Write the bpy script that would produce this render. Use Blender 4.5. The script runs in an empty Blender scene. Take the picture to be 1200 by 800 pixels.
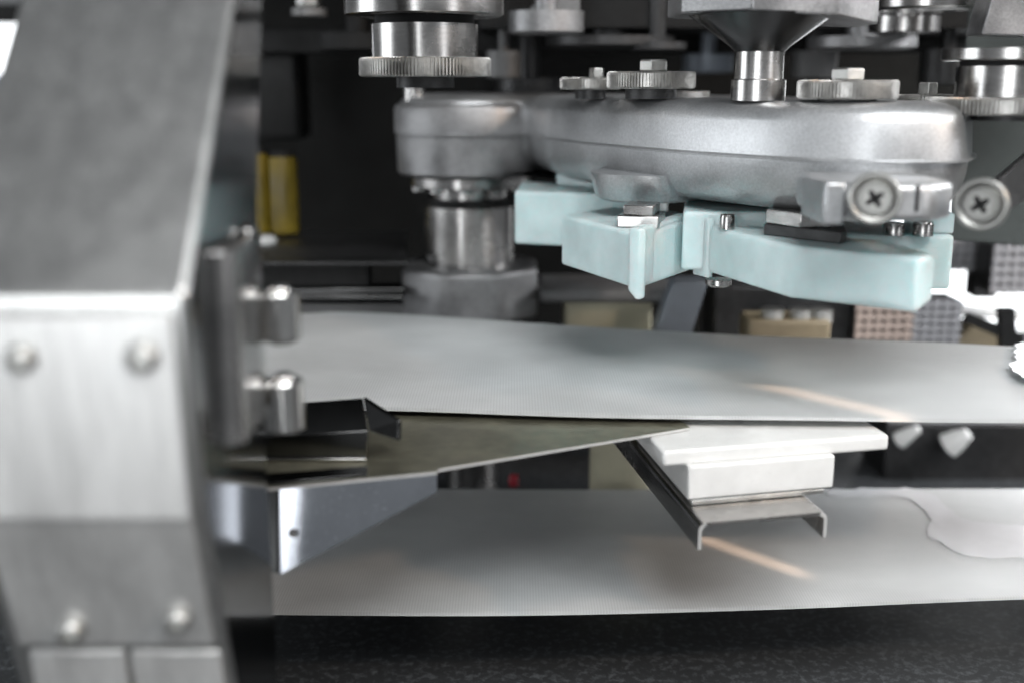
import bpy, bmesh, math, random
from mathutils import Vector, Matrix, noise

random.seed(7)
scene = bpy.context.scene
C = scene.collection

# ------------------------------------------------------------------ camera
PITCH = math.radians(13.0); LENS = 40.0; CZ = 0.30
F = LENS / 36.0 * 1200.0
cam_d = bpy.data.cameras.new("camera"); cam = bpy.data.objects.new("camera", cam_d); C.objects.link(cam)
cam_d.lens = LENS; cam_d.sensor_width = 36.0; cam_d.clip_start = 0.01; cam_d.clip_end = 60
cam.location = (0, 0, CZ); cam.rotation_euler = (math.pi / 2 - PITCH, 0, 0)
cam_d.dof.use_dof = True; cam_d.dof.focus_distance = 0.50; cam_d.dof.aperture_fstop = 4.0
cam_d.dof.aperture_blades = 9
scene.camera = cam

# ------------------------------------------------------------------ light
world = bpy.data.worlds.new("World"); scene.world = world; world.use_nodes = True
wbg = world.node_tree.nodes["Background"]
wbg.inputs[0].default_value = (0.86, 0.90, 0.94, 1); wbg.inputs[1].default_value = 0.26

def area(name, loc, target, sx, sy, power, color, spread=180):
    d = bpy.data.lights.new(name, 'AREA'); d.shape = 'RECTANGLE'; d.size = sx; d.size_y = sy
    d.energy = power; d.color = color; d.spread = math.radians(spread)
    o = bpy.data.objects.new(name, d); C.objects.link(o); o.location = loc
    o.rotation_euler = (Vector(target) - Vector(loc)).to_track_quat('-Z', 'Y').to_euler()
    return o
area("window_light_high", (0.30, -0.50, 1.38), (0.05, 0.5, 0.2), 1.0, 0.8, 25, (0.97, 0.99, 1.0))
area("front_fill", (-0.60, -1.4, 0.20), (-0.05, 0.5, 0.2), 0.70, 1.10, 14, (0.95, 0.98, 1.0))  # unseen fill lamp added for reflections in the front metal
area("window_light_right", (1.20, -0.66, 0.50), (0.0, 0.45, 0.15), 0.26, 0.9, 2.6, (0.95, 0.97, 1.0))
area("window_light_left", (-1.25, 0.46, 0.42), (0.08, 0.48, 0.27), 0.6, 0.5, 4.5, (0.93, 0.97, 1.0))
area("warm_lamp", (1.1, -0.35, 0.95), (0.0, 0.45, 0.2), 0.08, 0.08, 4.5, (1.0, 0.72, 0.5))
area("right_fill", (0.85, 0.50, 0.56), (0.30, 0.62, 0.09), 0.35, 0.35, 2.3, (0.97, 0.98, 1.0), 80)  # unseen fill lamp added to brighten the right end and background
def streak_lamp(name, a, b, width, d, dist, power):          # added unseen lamp casting a warm streak from a to b on a belt
    a, b, d = Vector(a), Vector(b), Vector(d).normalized(); m = (a + b) / 2; s = (b - a); s = s - d * s.dot(d)
    o = area(name, (0, 0, 1), (0, 0, 0), s.length, width, power, (1.0, 0.68, 0.48), 1.5)
    z = -d; x = s.normalized(); y = z.cross(x); loc = m - d * dist
    o.matrix_world = Matrix(((x.x, y.x, z.x, loc.x), (x.y, y.y, z.y, loc.y), (x.z, y.z, z.z, loc.z), (0, 0, 0, 1)))
streak_lamp("warm_streak_upper", (0.114, 0.496, 0.165), (0.158, 0.448, 0.165), 0.007, (-0.85, 0.25, -0.42), 0.42, 0.0016)
streak_lamp("warm_streak_lower", (0.090, 0.535, 0.077), (0.135, 0.487, 0.077), 0.006, (-0.45, 0.62, -0.62), 0.55, 0.0014)
scene.view_settings.view_transform = 'Standard'; scene.view_settings.look = 'None'
scene.view_settings.exposure = -0.10; scene.view_settings.gamma = 1.0
scene.view_settings.use_curve_mapping = False
scene.cycles.use_denoising = True
scene.cycles.use_light_tree = False
scene.cycles.max_bounces = 7
scene.cycles.caustics_reflective = False
scene.cycles.caustics_refractive = False
scene.cycles.denoising_input_passes = 'RGB_ALBEDO'
scene.cycles.sample_clamp_indirect = 6.0

# ------------------------------------------------------------------ measuring: pixel of the photograph -> place
def ray(px, py):
    x = (px - 600) / F; v = (400 - py) / F
    return Vector((x, math.cos(PITCH) + v * math.sin(PITCH), -math.sin(PITCH) + v * math.cos(PITCH)))
def aty(px, py, y): d = ray(px, py); return Vector((0, 0, CZ)) + d * (y / d.y)
def atz(px, py, z): d = ray(px, py); return Vector((0, 0, CZ)) + d * ((z - CZ) / d.z)
def atx(px, py, x): d = ray(px, py); return Vector((0, 0, CZ)) + d * (x / d.x)
def pxm(n, y, py=250): return (aty(600 + n, py, y) - aty(600, py, y)).x     # n pixels at depth y in metres

# ------------------------------------------------------------------ materials
def mat(name, base, metal=0.0, rough=0.5, **k):
    m = bpy.data.materials.new(name); m.use_nodes = True
    nt = m.node_tree; b = nt.nodes["Principled BSDF"]
    b.inputs["Base Color"].default_value = (*base, 1); b.inputs["Metallic"].default_value = metal
    b.inputs["Roughness"].default_value = rough
    N = nt.nodes.new; L = nt.links.new
    tc = N("ShaderNodeTexCoord"); mp = N("ShaderNodeMapping"); L(tc.outputs["Object"], mp.inputs[0])
    mp.inputs["Scale"].default_value = k.get("stretch", (1, 1, 1))
    n = N("ShaderNodeTexNoise"); n.inputs["Scale"].default_value = k.get("scale", 60)
    n.inputs["Detail"].default_value = 6; n.inputs["Roughness"].default_value = 0.62
    L(mp.outputs[0], n.inputs["Vector"])
    n2 = N("ShaderNodeTexNoise"); n2.inputs["Scale"].default_value = k.get("blotch", 14); n2.inputs["Detail"].default_value = 4
    mb = N("ShaderNodeMapping"); mb.inputs["Scale"].default_value = k.get("bstretch", (1, 1, 1)); L(tc.outputs["Object"], mb.inputs[0]); L(mb.outputs[0], n2.inputs["Vector"])
    # colour: base varied by the fine noise and by blotches (dirt, handling)
    v = k.get("vary", 0.25); bl = k.get("blot", 0.2)
    r1 = N("ShaderNodeMapRange"); L(n.outputs[0], r1.inputs[0])
    r1.inputs[1].default_value = 0.3; r1.inputs[2].default_value = 0.7; r1.inputs[3].default_value = 1 - v; r1.inputs[4].default_value = 1 + v * 0.5
    r2 = N("ShaderNodeMapRange"); L(n2.outputs[0], r2.inputs[0])
    r2.inputs[1].default_value = 0.35; r2.inputs[2].default_value = 0.65; r2.inputs[3].default_value = 1 - bl; r2.inputs[4].default_value = 1 + bl * 0.4
    mu = N("ShaderNodeMath"); mu.operation = 'MULTIPLY'; L(r1.outputs[0], mu.inputs[0]); L(r2.outputs[0], mu.inputs[1])
    mx = N("ShaderNodeMix"); mx.data_type = 'RGBA'; mx.blend_type = 'MULTIPLY'; mx.inputs[0].default_value = 1
    mx.inputs[6].default_value = (*base, 1); L(mu.outputs[0], mx.inputs[7]); L(mx.outputs[2], b.inputs["Base Color"])
    sc = k.get("scratch", 0)
    if sc:
        prev = mx.outputs[2]
        for rot, sd in ((0.5, 1.0), (-0.9, 7.0)):
            m3 = N("ShaderNodeMapping"); L(tc.outputs["Object"], m3.inputs[0]); m3.inputs["Rotation"].default_value = (rot * 0.7, rot, rot); m3.inputs["Location"].default_value = (sd, sd, sd)
            m3.inputs["Scale"].default_value = (14, 420, 420)
            n3 = N("ShaderNodeTexNoise"); n3.inputs["Scale"].default_value = 4; n3.inputs["Detail"].default_value = 2; L(m3.outputs[0], n3.inputs["Vector"])
            r5 = N("ShaderNodeMapRange"); L(n3.outputs[0], r5.inputs[0]); r5.inputs[1].default_value = 0.68; r5.inputs[2].default_value = 0.74; r5.inputs[3].default_value = 1.0; r5.inputs[4].default_value = 1 + sc
            m4 = N("ShaderNodeMix"); m4.data_type = 'RGBA'; m4.blend_type = 'MULTIPLY'; m4.inputs[0].default_value = 1
            L(prev, m4.inputs[6]); L(r5.outputs[0], m4.inputs[7]); prev = m4.outputs[2]
        L(prev, b.inputs["Base Color"])
    rv = k.get("rvary", 0.3)
    r3 = N("ShaderNodeMapRange"); L(n2.outputs[0], r3.inputs[0]); r3.inputs[1].default_value = 0.3; r3.inputs[2].default_value = 0.7
    r3.inputs[3].default_value = rough * (1 - rv); r3.inputs[4].default_value = min(1, rough * (1 + rv)); L(r3.outputs[0], b.inputs["Roughness"])
    if k.get("bump", 0):
        bp = N("ShaderNodeBump"); bp.inputs["Strength"].default_value = k["bump"]; bp.inputs["Distance"].default_value = k.get("bdist", 0.0004)
        L(n.outputs[0], bp.inputs["Height"]); L(bp.outputs[0], b.inputs["Normal"])
    if k.get("sss", 0):
        b.inputs["Subsurface Weight"].default_value = k["sss"]; b.inputs["Subsurface Radius"].default_value = k.get("srad", (1, 1, 1))
        b.inputs["Subsurface Scale"].default_value = k.get("sscale", 0.004)
    if "spec" in k: b.inputs["Specular IOR Level"].default_value = k["spec"]
    if k.get("aniso", 0):
        b.inputs["Anisotropic"].default_value = k["aniso"]
    return m

M = {}
M["sheet"] = mat("brushed stainless sheet", (0.53, 0.53, 0.52), 1.0, 0.31, scratch=0.15, stretch=(14, 14, 0.6), scale=60, vary=0.20, blot=0.08, blotch=50, bstretch=(2.2, 2.2, 0.16), rvary=0.08, bump=0.12, bdist=0.0002)
M["plate"] = mat("satin aluminium plate", (0.68, 0.68, 0.67), 0.65, 0.33, scratch=0.1, stretch=(10, 10, 0.8), scale=60, vary=0.12, blot=0.14, blotch=50, bstretch=(2, 2, 0.2), rvary=0.1, bump=0.12, bdist=0.0002)
M["side"] = mat("darkened polished side sheet", (0.20, 0.205, 0.21), 1.0, 0.14, scale=30, vary=0.06, blot=0.08, blotch=20, bump=0.03, bdist=0.0003)  # polished steel darkened for the dark cavity it mirrors
M["mirror"] = mat("polished stainless", (0.66, 0.65, 0.63), 1.0, 0.13, scale=30, vary=0.06, blot=0.08, blotch=20, bump=0.03, bdist=0.0003)
M["gusset"] = mat("scratched polished stainless", (0.55, 0.575, 0.62), 1.0, 0.075, scratch=0.6, stretch=(1, 1, 1), scale=35, vary=0.08, blot=0.12, blotch=30, bump=0.05, bdist=0.0003)
M["darkpol"] = mat("dark polished steel", (0.10, 0.10, 0.10), 1.0, 0.20, scale=60, vary=0.15, blot=0.15, bump=0.05)
M["cast"] = mat("cast aluminium", (0.58, 0.59, 0.60), 0.85, 0.42, scratch=0.2, scale=900, vary=0.18, blot=0.12, blotch=35, rvary=0.15, bump=0.30, bdist=0.0003)
M["castd"] = mat("dull cast aluminium", (0.36, 0.36, 0.365), 0.8, 0.48, scale=700, vary=0.22, blot=0.25, blotch=40, bump=0.3, bdist=0.0003)
M["steel"] = mat("turned steel", (0.46, 0.45, 0.44), 1.0, 0.24, stretch=(1, 1, 8), scale=120, vary=0.15, blot=0.2, blotch=40, bump=0.08, bdist=0.0002)
M["gear"] = mat("knurled steel", (0.55, 0.54, 0.52), 1.0, 0.42, scale=300, vary=0.25, blot=0.2, blotch=60, bump=0.1, bdist=0.0002)
M["dark"] = mat("dark gunmetal", (0.06, 0.06, 0.061), 0.6, 0.42, scale=200, vary=0.3, blot=0.3, bump=0.1)
M["black"] = mat("black painted steel", (0.011, 0.011, 0.011), 0.0, 0.6, scale=120, vary=0.4, blot=0.4, bump=0.1, spec=0.3)
M["cavity"] = mat("black enclosure paint", (0.014, 0.014, 0.013), 0.0, 0.7, scale=40, vary=0.3, blot=0.4, spec=0.2)
M["panel"] = mat("grey green enclosure paint", (0.085, 0.095, 0.092), 0.0, 0.5, scale=40, vary=0.15, blot=0.2, spec=0.3)
M["midgrey"] = mat("grey painted steel", (0.20, 0.20, 0.20), 0.3, 0.5, scale=80, vary=0.2, blot=0.25, bump=0.1)
M["cyan"] = mat("pale blue green plastic", (0.63, 0.765, 0.77), 0.0, 0.42, scratch=-0.07, scale=90, vary=0.05, blot=0.07, blotch=50, sss=0.6, srad=(0.55, 1.0, 0.98), sscale=0.008, bump=0.03)
M["white"] = mat("white plastic", (0.74, 0.74, 0.725), 0.0, 0.45, scratch=-0.08, scale=80, vary=0.04, blot=0.06, blotch=60, sss=0.3, srad=(1, 1, 1), sscale=0.004, bump=0.03)
M["cream"] = mat("cream plastic", (0.52, 0.49, 0.36), 0.0, 0.5, scale=60, vary=0.1, blot=0.15)
M["tan"] = mat("tan cardboard", (0.28, 0.23, 0.15), 0.0, 0.6, scale=60, vary=0.1, blot=0.15)
M["pink"] = mat("pinkish grey mesh", (0.50, 0.40, 0.35), 0.0, 0.6, scale=60, vary=0.1, blot=0.15)
M["greymesh"] = mat("grey mesh", (0.40, 0.40, 0.42), 0.0, 0.6, scale=60, vary=0.1, blot=0.15)
M["yellow"] = mat("yellow tape", (0.17, 0.12, 0.004), 0.0, 0.5, scale=90, vary=0.2, blot=0.4, blotch=40)
M["blue"] = mat("grey blue steel", (0.22, 0.25, 0.29), 0.3, 0.4, scale=60, vary=0.1, blot=0.15)
M["olive"] = mat("dull olive tinted steel", (0.36, 0.345, 0.26), 0.85, 0.36, rvary=0.15, scale=160, vary=0.12, blot=0.18, blotch=40, bump=0.06)  # olive of the reflected surroundings put into the base colour
M["edge"] = mat("bright cut steel edge", (0.62, 0.62, 0.61), 0.35, 0.40, scale=300, vary=0.1, blot=0.1)
M["zinc"] = mat("zinc plated steel", (0.55, 0.55, 0.53), 1.0, 0.42, scale=120, vary=0.15, blot=0.2, blotch=60, bump=0.1)
M["screw"] = mat("satin screw steel", (0.36, 0.36, 0.345), 0.9, 0.42, scale=100, vary=0.12, blot=0.15, bump=0.05)
M["glare"] = mat("white window glare", (0.90, 0.91, 0.93), 0.0, 0.10, spec=1.0, rvary=0.1, scale=60, vary=0.03, blot=0.04)  # colour of the sheets that stand for window glare
M["red"] = mat("red plastic", (0.45, 0.03, 0.05), 0.0, 0.4)

def belt_material():
    m = mat("woven grey belt", (0.625, 0.64, 0.64), 0.0, 0.38, scale=30, stretch=(1, 2, 1), vary=0.05, blot=0.13, blotch=14, rvary=0.2, spec=0.6)
    nt = m.node_tree; N = nt.nodes.new; L = nt.links.new; b = nt.nodes["Principled BSDF"]
    tc = N("ShaderNodeTexCoord")
    def wave(axis):
        w = N("ShaderNodeTexWave"); w.wave_type = 'BANDS'; w.bands_direction = axis; w.inputs["Scale"].default_value = 250
        w.inputs["Distortion"].default_value = 0.4; L(tc.outputs["Object"], w.inputs["Vector"]); return w
    a, c = wave('X'), wave('Y')
    ad = N("ShaderNodeMath"); ad.operation = 'MULTIPLY_ADD'; L(c.outputs["Fac"], ad.inputs[0]); ad.inputs[1].default_value = 0.5; L(a.outputs["Fac"], ad.inputs[2])
    bp = N("ShaderNodeBump"); bp.inputs["Strength"].default_value = 0.5; bp.inputs["Distance"].default_value = 0.0002
    L(ad.outputs[0], bp.inputs["Height"]); L(bp.outputs[0], b.inputs["Normal"])
    mr = N("ShaderNodeMapRange"); L(ad.outputs[0], mr.inputs[0]); mr.inputs[1].default_value = 0.1; mr.inputs[2].default_value = 0.9; mr.inputs[3].default_value = 0.86; mr.inputs[4].default_value = 1.04
    src = b.inputs["Base Color"].links[0].from_socket; mx = N("ShaderNodeMix"); mx.data_type = 'RGBA'; mx.blend_type = 'MULTIPLY'; mx.inputs[0].default_value = 1
    L(src, mx.inputs[6]); L(mr.outputs[0], mx.inputs[7]); L(mx.outputs[2], b.inputs["Base Color"])
    return m
M["belt"] = belt_material()

def base_material():
    m = mat("speckled dark hammertone", (0.060, 0.063, 0.065), 0.0, 0.5, scale=150, vary=0.3, blot=0.2, blotch=12, bump=0.15, spec=0.25)
    nt = m.node_tree; N = nt.nodes.new; L = nt.links.new; b = nt.nodes["Principled BSDF"]
    tc = N("ShaderNodeTexCoord"); n = N("ShaderNodeTexNoise"); n.inputs["Scale"].default_value = 260; n.inputs["Detail"].default_value = 3
    n.inputs["Roughness"].default_value = 0.7
    L(tc.outputs["Object"], n.inputs["Vector"])
    rp = N("ShaderNodeValToRGB"); rp.color_ramp.elements[0].position = 0.50; rp.color_ramp.elements[1].position = 0.78
    rp.color_ramp.elements[0].color = (0.036, 0.038, 0.040, 1); rp.color_ramp.elements[1].color = (0.13, 0.14, 0.15, 1)
    L(n.outputs[0], rp.inputs[0]); L(rp.outputs[0], b.inputs["Base Color"])
    return m
M["base"] = base_material()

def glow(name, color, s):
    m = bpy.data.materials.new(name); m.use_nodes = True; nt = m.node_tree
    b = nt.nodes["Principled BSDF"]; b.inputs["Base Color"].default_value = (0.8, 0.8, 0.8, 1)
    b.inputs["Emission Color"].default_value = (*color, 1); b.inputs["Emission Strength"].default_value = s
    return m
M["daylight"] = glow("daylight through window", (0.95, 0.98, 1.0), 3.2)

# ------------------------------------------------------------------ mesh helpers (all in world coordinates)
class B:
    def __init__(s): s.v = []; s.f = []
    def add(s, vs, fs):
        o = len(s.v); s.v += [tuple(v) for v in vs]; s.f += [tuple(i + o for i in f) for f in fs]; return s
    def prism(s, poly, z0, z1):
        n = len(poly); top = z1 if isinstance(z1, (list, tuple)) else [z1] * n; bot = z0 if isinstance(z0, (list, tuple)) else [z0] * n
        vs = [(p[0], p[1], bot[i]) for i, p in enumerate(poly)] + [(p[0], p[1], top[i]) for i, p in enumerate(poly)]
        fs = [tuple(range(n))[::-1], tuple(range(n, 2 * n))] + [(i, (i + 1) % n, n + (i + 1) % n, n + i) for i in range(n)]
        return s.add(vs, fs)
    def box(s, x0, x1, y0, y1, z0, z1): return s.prism([(x0, y0), (x1, y0), (x1, y1), (x0, y1)], z0, z1)
    def slab(s, pts, off):                      # flat outline (3-D) given thickness by a vector
        n = len(pts); off = Vector(off); pts = [Vector(p) for p in pts]
        return s.add(pts + [p + off for p in pts], [tuple(range(n)), tuple(range(n, 2 * n))[::-1]] + [(i, n + i, n + (i + 1) % n, (i + 1) % n) for i in range(n)])
    def lathe(s, c, prof, seg=48, axis='Z', rot=0.0):   # prof = [(r, h)] from one cap to the other
        c = Vector(c); ax = (Vector((1, 0, 0)), Vector((0, 1, 0)), Vector((0, 0, 1)))
        if axis != 'Z':
            w = Vector(axis).normalized(); u = w.cross(Vector((0, 0, 1))).normalized(); v = w.cross(u); ax = (u, v, w)
        u, v, w = ax; vs = []
        for r, h in prof:
            for i in range(seg):
                a = 2 * math.pi * i / seg + rot
                vs.append(c + u * (r * math.cos(a)) + v * (r * math.sin(a)) + w * h)
        fs = []
        for k in range(len(prof) - 1):
            for i in range(seg):
                j = (i + 1) % seg
                fs.append((k * seg + i, k * seg + j, (k + 1) * seg + j, (k + 1) * seg + i))
        fs.append(tuple(range(seg))[::-1]); m = (len(prof) - 1) * seg; fs.append(tuple(range(m, m + seg)))
        return s.add(vs, fs)
    def knurl(s, c, r, z0, z1, teeth, depth, ch=0.0008):
        seg = teeth * 4; vs = []; rr = []
        for i in range(seg):
            q = i % 4; rr.append(r if q in (0, 1) else r - depth)
        prof = [(-1, z0), (-ch, z0), (0, z0 + ch), (0, z1 - ch), (-ch, z1), (-1, z1)]
        for d, z in prof:
            for i in range(seg):
                a = 2 * math.pi * i / seg; R = (r * 0.55 if d == -1 else rr[i] + d)
                vs.append((c[0] + R * math.cos(a), c[1] + R * math.sin(a), z))
        fs = []
        for k in range(len(prof) - 1):
            for i in range(seg):
                j = (i + 1) % seg; fs.append((k * seg + i, k * seg + j, (k + 1) * seg + j, (k + 1) * seg + i))
        fs.append(tuple(range(seg))[::-1]); m = (len(prof) - 1) * seg; fs.append(tuple(range(m, m + seg)))
        return s.add(vs, fs)
    def tube(s, p0, p1, r, seg=20):
        p0, p1 = Vector(p0), Vector(p1); d = (p1 - p0)
        if abs(d.normalized().z) > 0.999: return s.lathe(p0, [(r, 0), (r, d.length)] if d.z > 0 else [(r, -d.length), (r, 0)], seg)
        return s.lathe(p0, [(r, 0), (r, d.length)], seg, axis=d)

def worldloc(o):
    p = Vector((0, 0, 0))
    while o: p += o.location; o = o.parent
    return p
def obj(name, b, m, parent=None, bevel=0.0, seg=2, smooth=None):
    vs = [Vector(v) for v in b.v]
    lo = Vector((min(v.x for v in vs), min(v.y for v in vs), min(v.z for v in vs))); hi = Vector((max(v.x for v in vs), max(v.y for v in vs), max(v.z for v in vs)))
    org = Vector(((lo.x + hi.x) / 2, (lo.y + hi.y) / 2, lo.z))
    me = bpy.data.meshes.new(name); me.from_pydata([v - org for v in vs], [], b.f)
    bm = bmesh.new(); bm.from_mesh(me); bmesh.ops.recalc_face_normals(bm, faces=bm.faces); bm.to_mesh(me); bm.free()
    me.materials.append(M[m])
    for p in me.polygons: p.use_smooth = True
    me.set_sharp_from_angle(angle=math.radians(smooth if smooth else 35))
    o = bpy.data.objects.new(name, me); C.objects.link(o)
    o.location = org - (worldloc(parent) if parent else Vector((0, 0, 0)))
    if parent: o.parent = parent
    if bevel:
        md = o.modifiers.new("bevel", 'BEVEL'); md.width = bevel; md.segments = seg; md.limit_method = 'ANGLE'; md.angle_limit = math.radians(35)
        md.harden_normals = False
    return o
def thing(name, label, cat, loc, group=None):
    o = bpy.data.objects.new(name, None); C.objects.link(o); o.location = loc; o.empty_display_size = 0.01
    return tag(o, label, cat, group)
def tag(o, label, cat, group=None):
    o["label"] = label; o["category"] = cat
    if group: o["group"] = group
    return o
def struct(o): o["kind"] = "structure"; return o
def spline(pts, n=10, closed=False):
    out = []; L = len(pts)
    for i in range(L if closed else L - 1):
        g = lambda k: Vector(pts[k % L]) if closed else Vector(pts[max(0, min(L - 1, k))])
        p0, p1, p2, p3 = g(i - 1), g(i), g(i + 1), g(i + 2)
        for k in range(n):
            t = k / n
            out.append(0.5 * ((2 * p1) + (p2 - p0) * t + (2 * p0 - 5 * p1 + 4 * p2 - p3) * t * t + (3 * p1 - p0 - 3 * p2 + p3) * t ** 3))
    if not closed: out.append(Vector(pts[-1]))
    return out
def hexhead(b, c, r, h, axis='Z', rot=0.3):
    return b.lathe(c, [(r * 0.94, 0), (r, h * 0.06), (r, h * 0.86), (r * 0.9, h)], 6, axis, rot)

# ------------------------------------------------------------------ setting
ZU = aty(700, 485, .45).z          # top of the upper belt
ZL = aty(600, 716, .45).z          # top of the lower belt
ZBASE = ZL - 0.045
b = B(); b.box(-0.7, 0.75, 0.05, 1.02, ZBASE - 0.02, ZBASE)
struct(obj("machine_bed", b, "base"))
b = B(); b.box(-0.34, 0.335, 1.0, 1.02, ZBASE + 0.0005, 0.21); b.box(-0.34, 0.395, 1.0, 1.02, 0.2101, 0.6)
struct(obj("back_wall", b, "cavity"))
b = B(); b.box(-0.7, 0.32, 0.60, 1.02, 0.425, 0.435)  # unseen roof added to shade the cavity
struct(obj("shade_roof", b, "cavity"))

# ------------------------------------------------------------------ belts
def belt(name, near, far, z, label, sag):
    n = 90; m = 12; b = B(); t = 0.0016
    ns = spline([(p[0], p[1], 0) for p in near], 30); fs = spline([(p[0], p[1], 0) for p in far], 30)
    def samp(c, u):
        k = u * (len(c) - 1); i = min(int(k), len(c) - 2); return c[i].lerp(c[i + 1], k - i)
    vs = []
    for i in range(n + 1):
        for j in range(m + 1):
            p = samp(ns, i / n).lerp(samp(fs, i / n), j / m)
            dz = sag * (noise.noise(Vector((p.x * 9, p.y * 7, z * 40))) * 0.8)
            vs.append((p.x, p.y, z + dz))
    top = len(vs); vs += [(v[0], v[1], v[2] - t) for v in vs]; f = []
    W = m + 1
    for i in range(n):
        for j in range(m):
            a = i * W + j; f.append((a, a + W, a + W + 1, a + 1)); f.append((top + a, top + a + 1, top + a + W + 1, top + a + W))
    for i in range(n):
        a = i * W; f.append((a, top + a, top + a + W, a + W)); a = i * W + m; f.append((a, a + W, top + a + W, top + a))
    for j in range(m):
        a = j; f.append((a, a + 1, top + a + 1, top + a)); a = n * W + j; f.append((a, top + a, top + a + 1, a + 1))
    b.add(vs, f)
    return tag(obj(name, b, "belt"), label, "conveyor belt")
Z2 = lambda px, py, z: (atz(px, py, z).x, atz(px, py, z).y)
belt("conveyor_belt", [(-0.20, .464), Z2(440, 478, ZU), Z2(700, 485, ZU), Z2(1000, 489, ZU), Z2(1200, 489, ZU), (0.27, .446)],
     [(-0.24, .650), Z2(340, 368, ZU), Z2(440, 367, ZU), Z2(800, 390, ZU), Z2(1200, 405, ZU), (0.32, .57)], ZU,
     "grey woven conveyor belt, the upper one, running just below the pale blue green blocks", 0.0016)
belt("conveyor_belt", [(-0.20, .452), Z2(310, 716, ZL), Z2(600, 717, ZL), Z2(900, 710, ZL), Z2(1200, 698, ZL), (0.40, .475)],
     [(-0.24, .600), Z2(430, 572, ZL), Z2(700, 573, ZL), Z2(1200, 572, ZL), (0.50, .60)], ZL,
     "grey woven conveyor belt, the lower one, just above the dark speckled bed", 0.0)
# white sheets added for the window glare on the belts
def glare(pts, z, label):
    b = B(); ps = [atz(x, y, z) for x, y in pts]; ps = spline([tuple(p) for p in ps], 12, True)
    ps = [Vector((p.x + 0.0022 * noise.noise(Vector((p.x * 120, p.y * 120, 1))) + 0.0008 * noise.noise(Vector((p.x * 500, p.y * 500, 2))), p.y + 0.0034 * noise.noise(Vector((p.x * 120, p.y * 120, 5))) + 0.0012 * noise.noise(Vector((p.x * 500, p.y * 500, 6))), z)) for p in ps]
    b.slab(ps, (0, 0, 0.0003)); return tag(obj("belt_glare", b, "glare"), label, "glare")
glare([(972, 574), (1075, 573), (1108, 592), (1128, 608), (1165, 613), (1210, 614), (1300, 615), (1300, 655), (1200, 653), (1130, 650), (1105, 636), (1084, 624), (1090, 606), (1066, 585), (1030, 581), (985, 582)], ZL + 0.0002,
     "white sheet added for the window glare on the right end of the lower belt")
glare([(1192, 404), (1215, 400), (1290, 405), (1290, 450), (1210, 445), (1196, 438), (1184, 432), (1190, 420)], ZU + 0.003,
     "white sheet added for the window glare at the far right end of the upper belt")

# ------------------------------------------------------------------ left guard post
XR, XL_ = -0.080, -0.142
prof = []                                    # front line of the post, (y, z) from top to bottom
pf = atx(218, 347, XR); pt = atx(278, -20, XR); pm = atx(241, 605, XR); pb = atx(277, 815, XR)
dirt = (pt - pf).normalized()
prof = [(pf.y + dirt.y * 0.16, pf.z + dirt.z * 0.16), (pt.y, pt.z), (pf.y + dirt.y * 0.0026, pf.z + dirt.z * 0.0026), (pf.y + dirt.y * 0.0010 + .0001, pf.z + dirt.z * 0.0012), (pf.y + .0002, pf.z - .0004), (pf.y + .0001, pf.z - 0.0024), (pm.y, pm.z), (pb.y, pb.z), (pb.y + 0.008, ZBASE + 0.0005)]
def front_at(z):
    for (y0, z0), (y1, z1) in zip(prof, prof[1:]):
        if z0 >= z >= z1: return y0 + (y1 - y0) * (z - z0) / (z1 - z0)
    return prof[-1][0]
post = thing("guard_post", "broad brushed stainless guard post with a bolted plate at the left edge", "machine post", (-0.11, 0.33, ZBASE))
RC = 0.0020
YB = 0.352
sec = []
for k in range(7):
    a = math.pi / 2 * k / 6; sec.append((XR - RC + RC * math.sin(a), RC - RC * math.cos(a)))
secl = [(XL_ + RC - RC * math.sin(math.pi / 2 * (6 - k) / 6), RC - RC * math.cos(math.pi / 2 * (6 - k) / 6)) for k in range(7)]
b = B(); ring = secl + sec; n = len(ring); vs = []
for y, z in prof:
    for x, dy in ring: vs.append((x, y + dy, z))
b.add(vs, [(k * n + i, k * n + i + 1, (k + 1) * n + i + 1, (k + 1) * n + i) for k in range(len(prof) - 1) for i in range(n - 1)])
fp = obj("front_panel", b, "sheet", post, smooth=50)
fp.modifiers.new("weighted", "WEIGHTED_NORMAL").keep_sharp = True
def sidewall(x, name):
    b = B(); vs = []
    for y, z in prof: vs += [(x, y + RC, z), (x, max(YB, y + RC + 0.02) + (0.012 if z > 0.3 else 0), z)]
    b.add(vs, [(2 * k, 2 * k + 1, 2 * k + 3, 2 * k + 2) for k in range(len(prof) - 1)]); return obj(name, b, "side", post)
sidewall(XR, "side_panel"); sidewall(XL_, "side_panel")
# bolted doubler plate
zt, zm, zb_ = pf.z - 0.005, pm.z, atx(252, 742, XR).z - 0.0085
b = B(); vs = []
xs0, xs1 = XL_ + 0.004, XR - 0.0035
lev = [(zt, 0), (zm, 0), (zm - 0.0004, 0.0007), (zb_, 0.0007)]
outl = [(xs0, 0)]
vs = []
for z, dy in lev:
    yf = front_at(z) - 0.0022 + dy
    vs += [(xs0, yf, z), (xs1, yf, z)]
nl = len(vs)
vs += [(v[0], v[1] + 0.0021, v[2]) for v in vs]
fs = []
for k in range(len(lev) - 1):
    fs.append((2 * k, 2 * k + 1, 2 * k + 3, 2 * k + 2)); fs.append((nl + 2 * k, nl + 2 * k + 2, nl + 2 * k + 3, nl + 2 * k + 1))
    fs.append((2 * k, 2 * k + 2, nl + 2 * k + 2, nl + 2 * k)); fs.append((2 * k + 1, nl + 2 * k + 1, nl + 2 * k + 3, 2 * k + 3))
fs += [(0, nl, nl + 1, 1), (nl - 2, nl - 1, 2 * nl - 1, 2 * nl - 2)]
b.add(vs, fs); obj("bolted_plate", b, "plate", post, bevel=0.0007)
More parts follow.
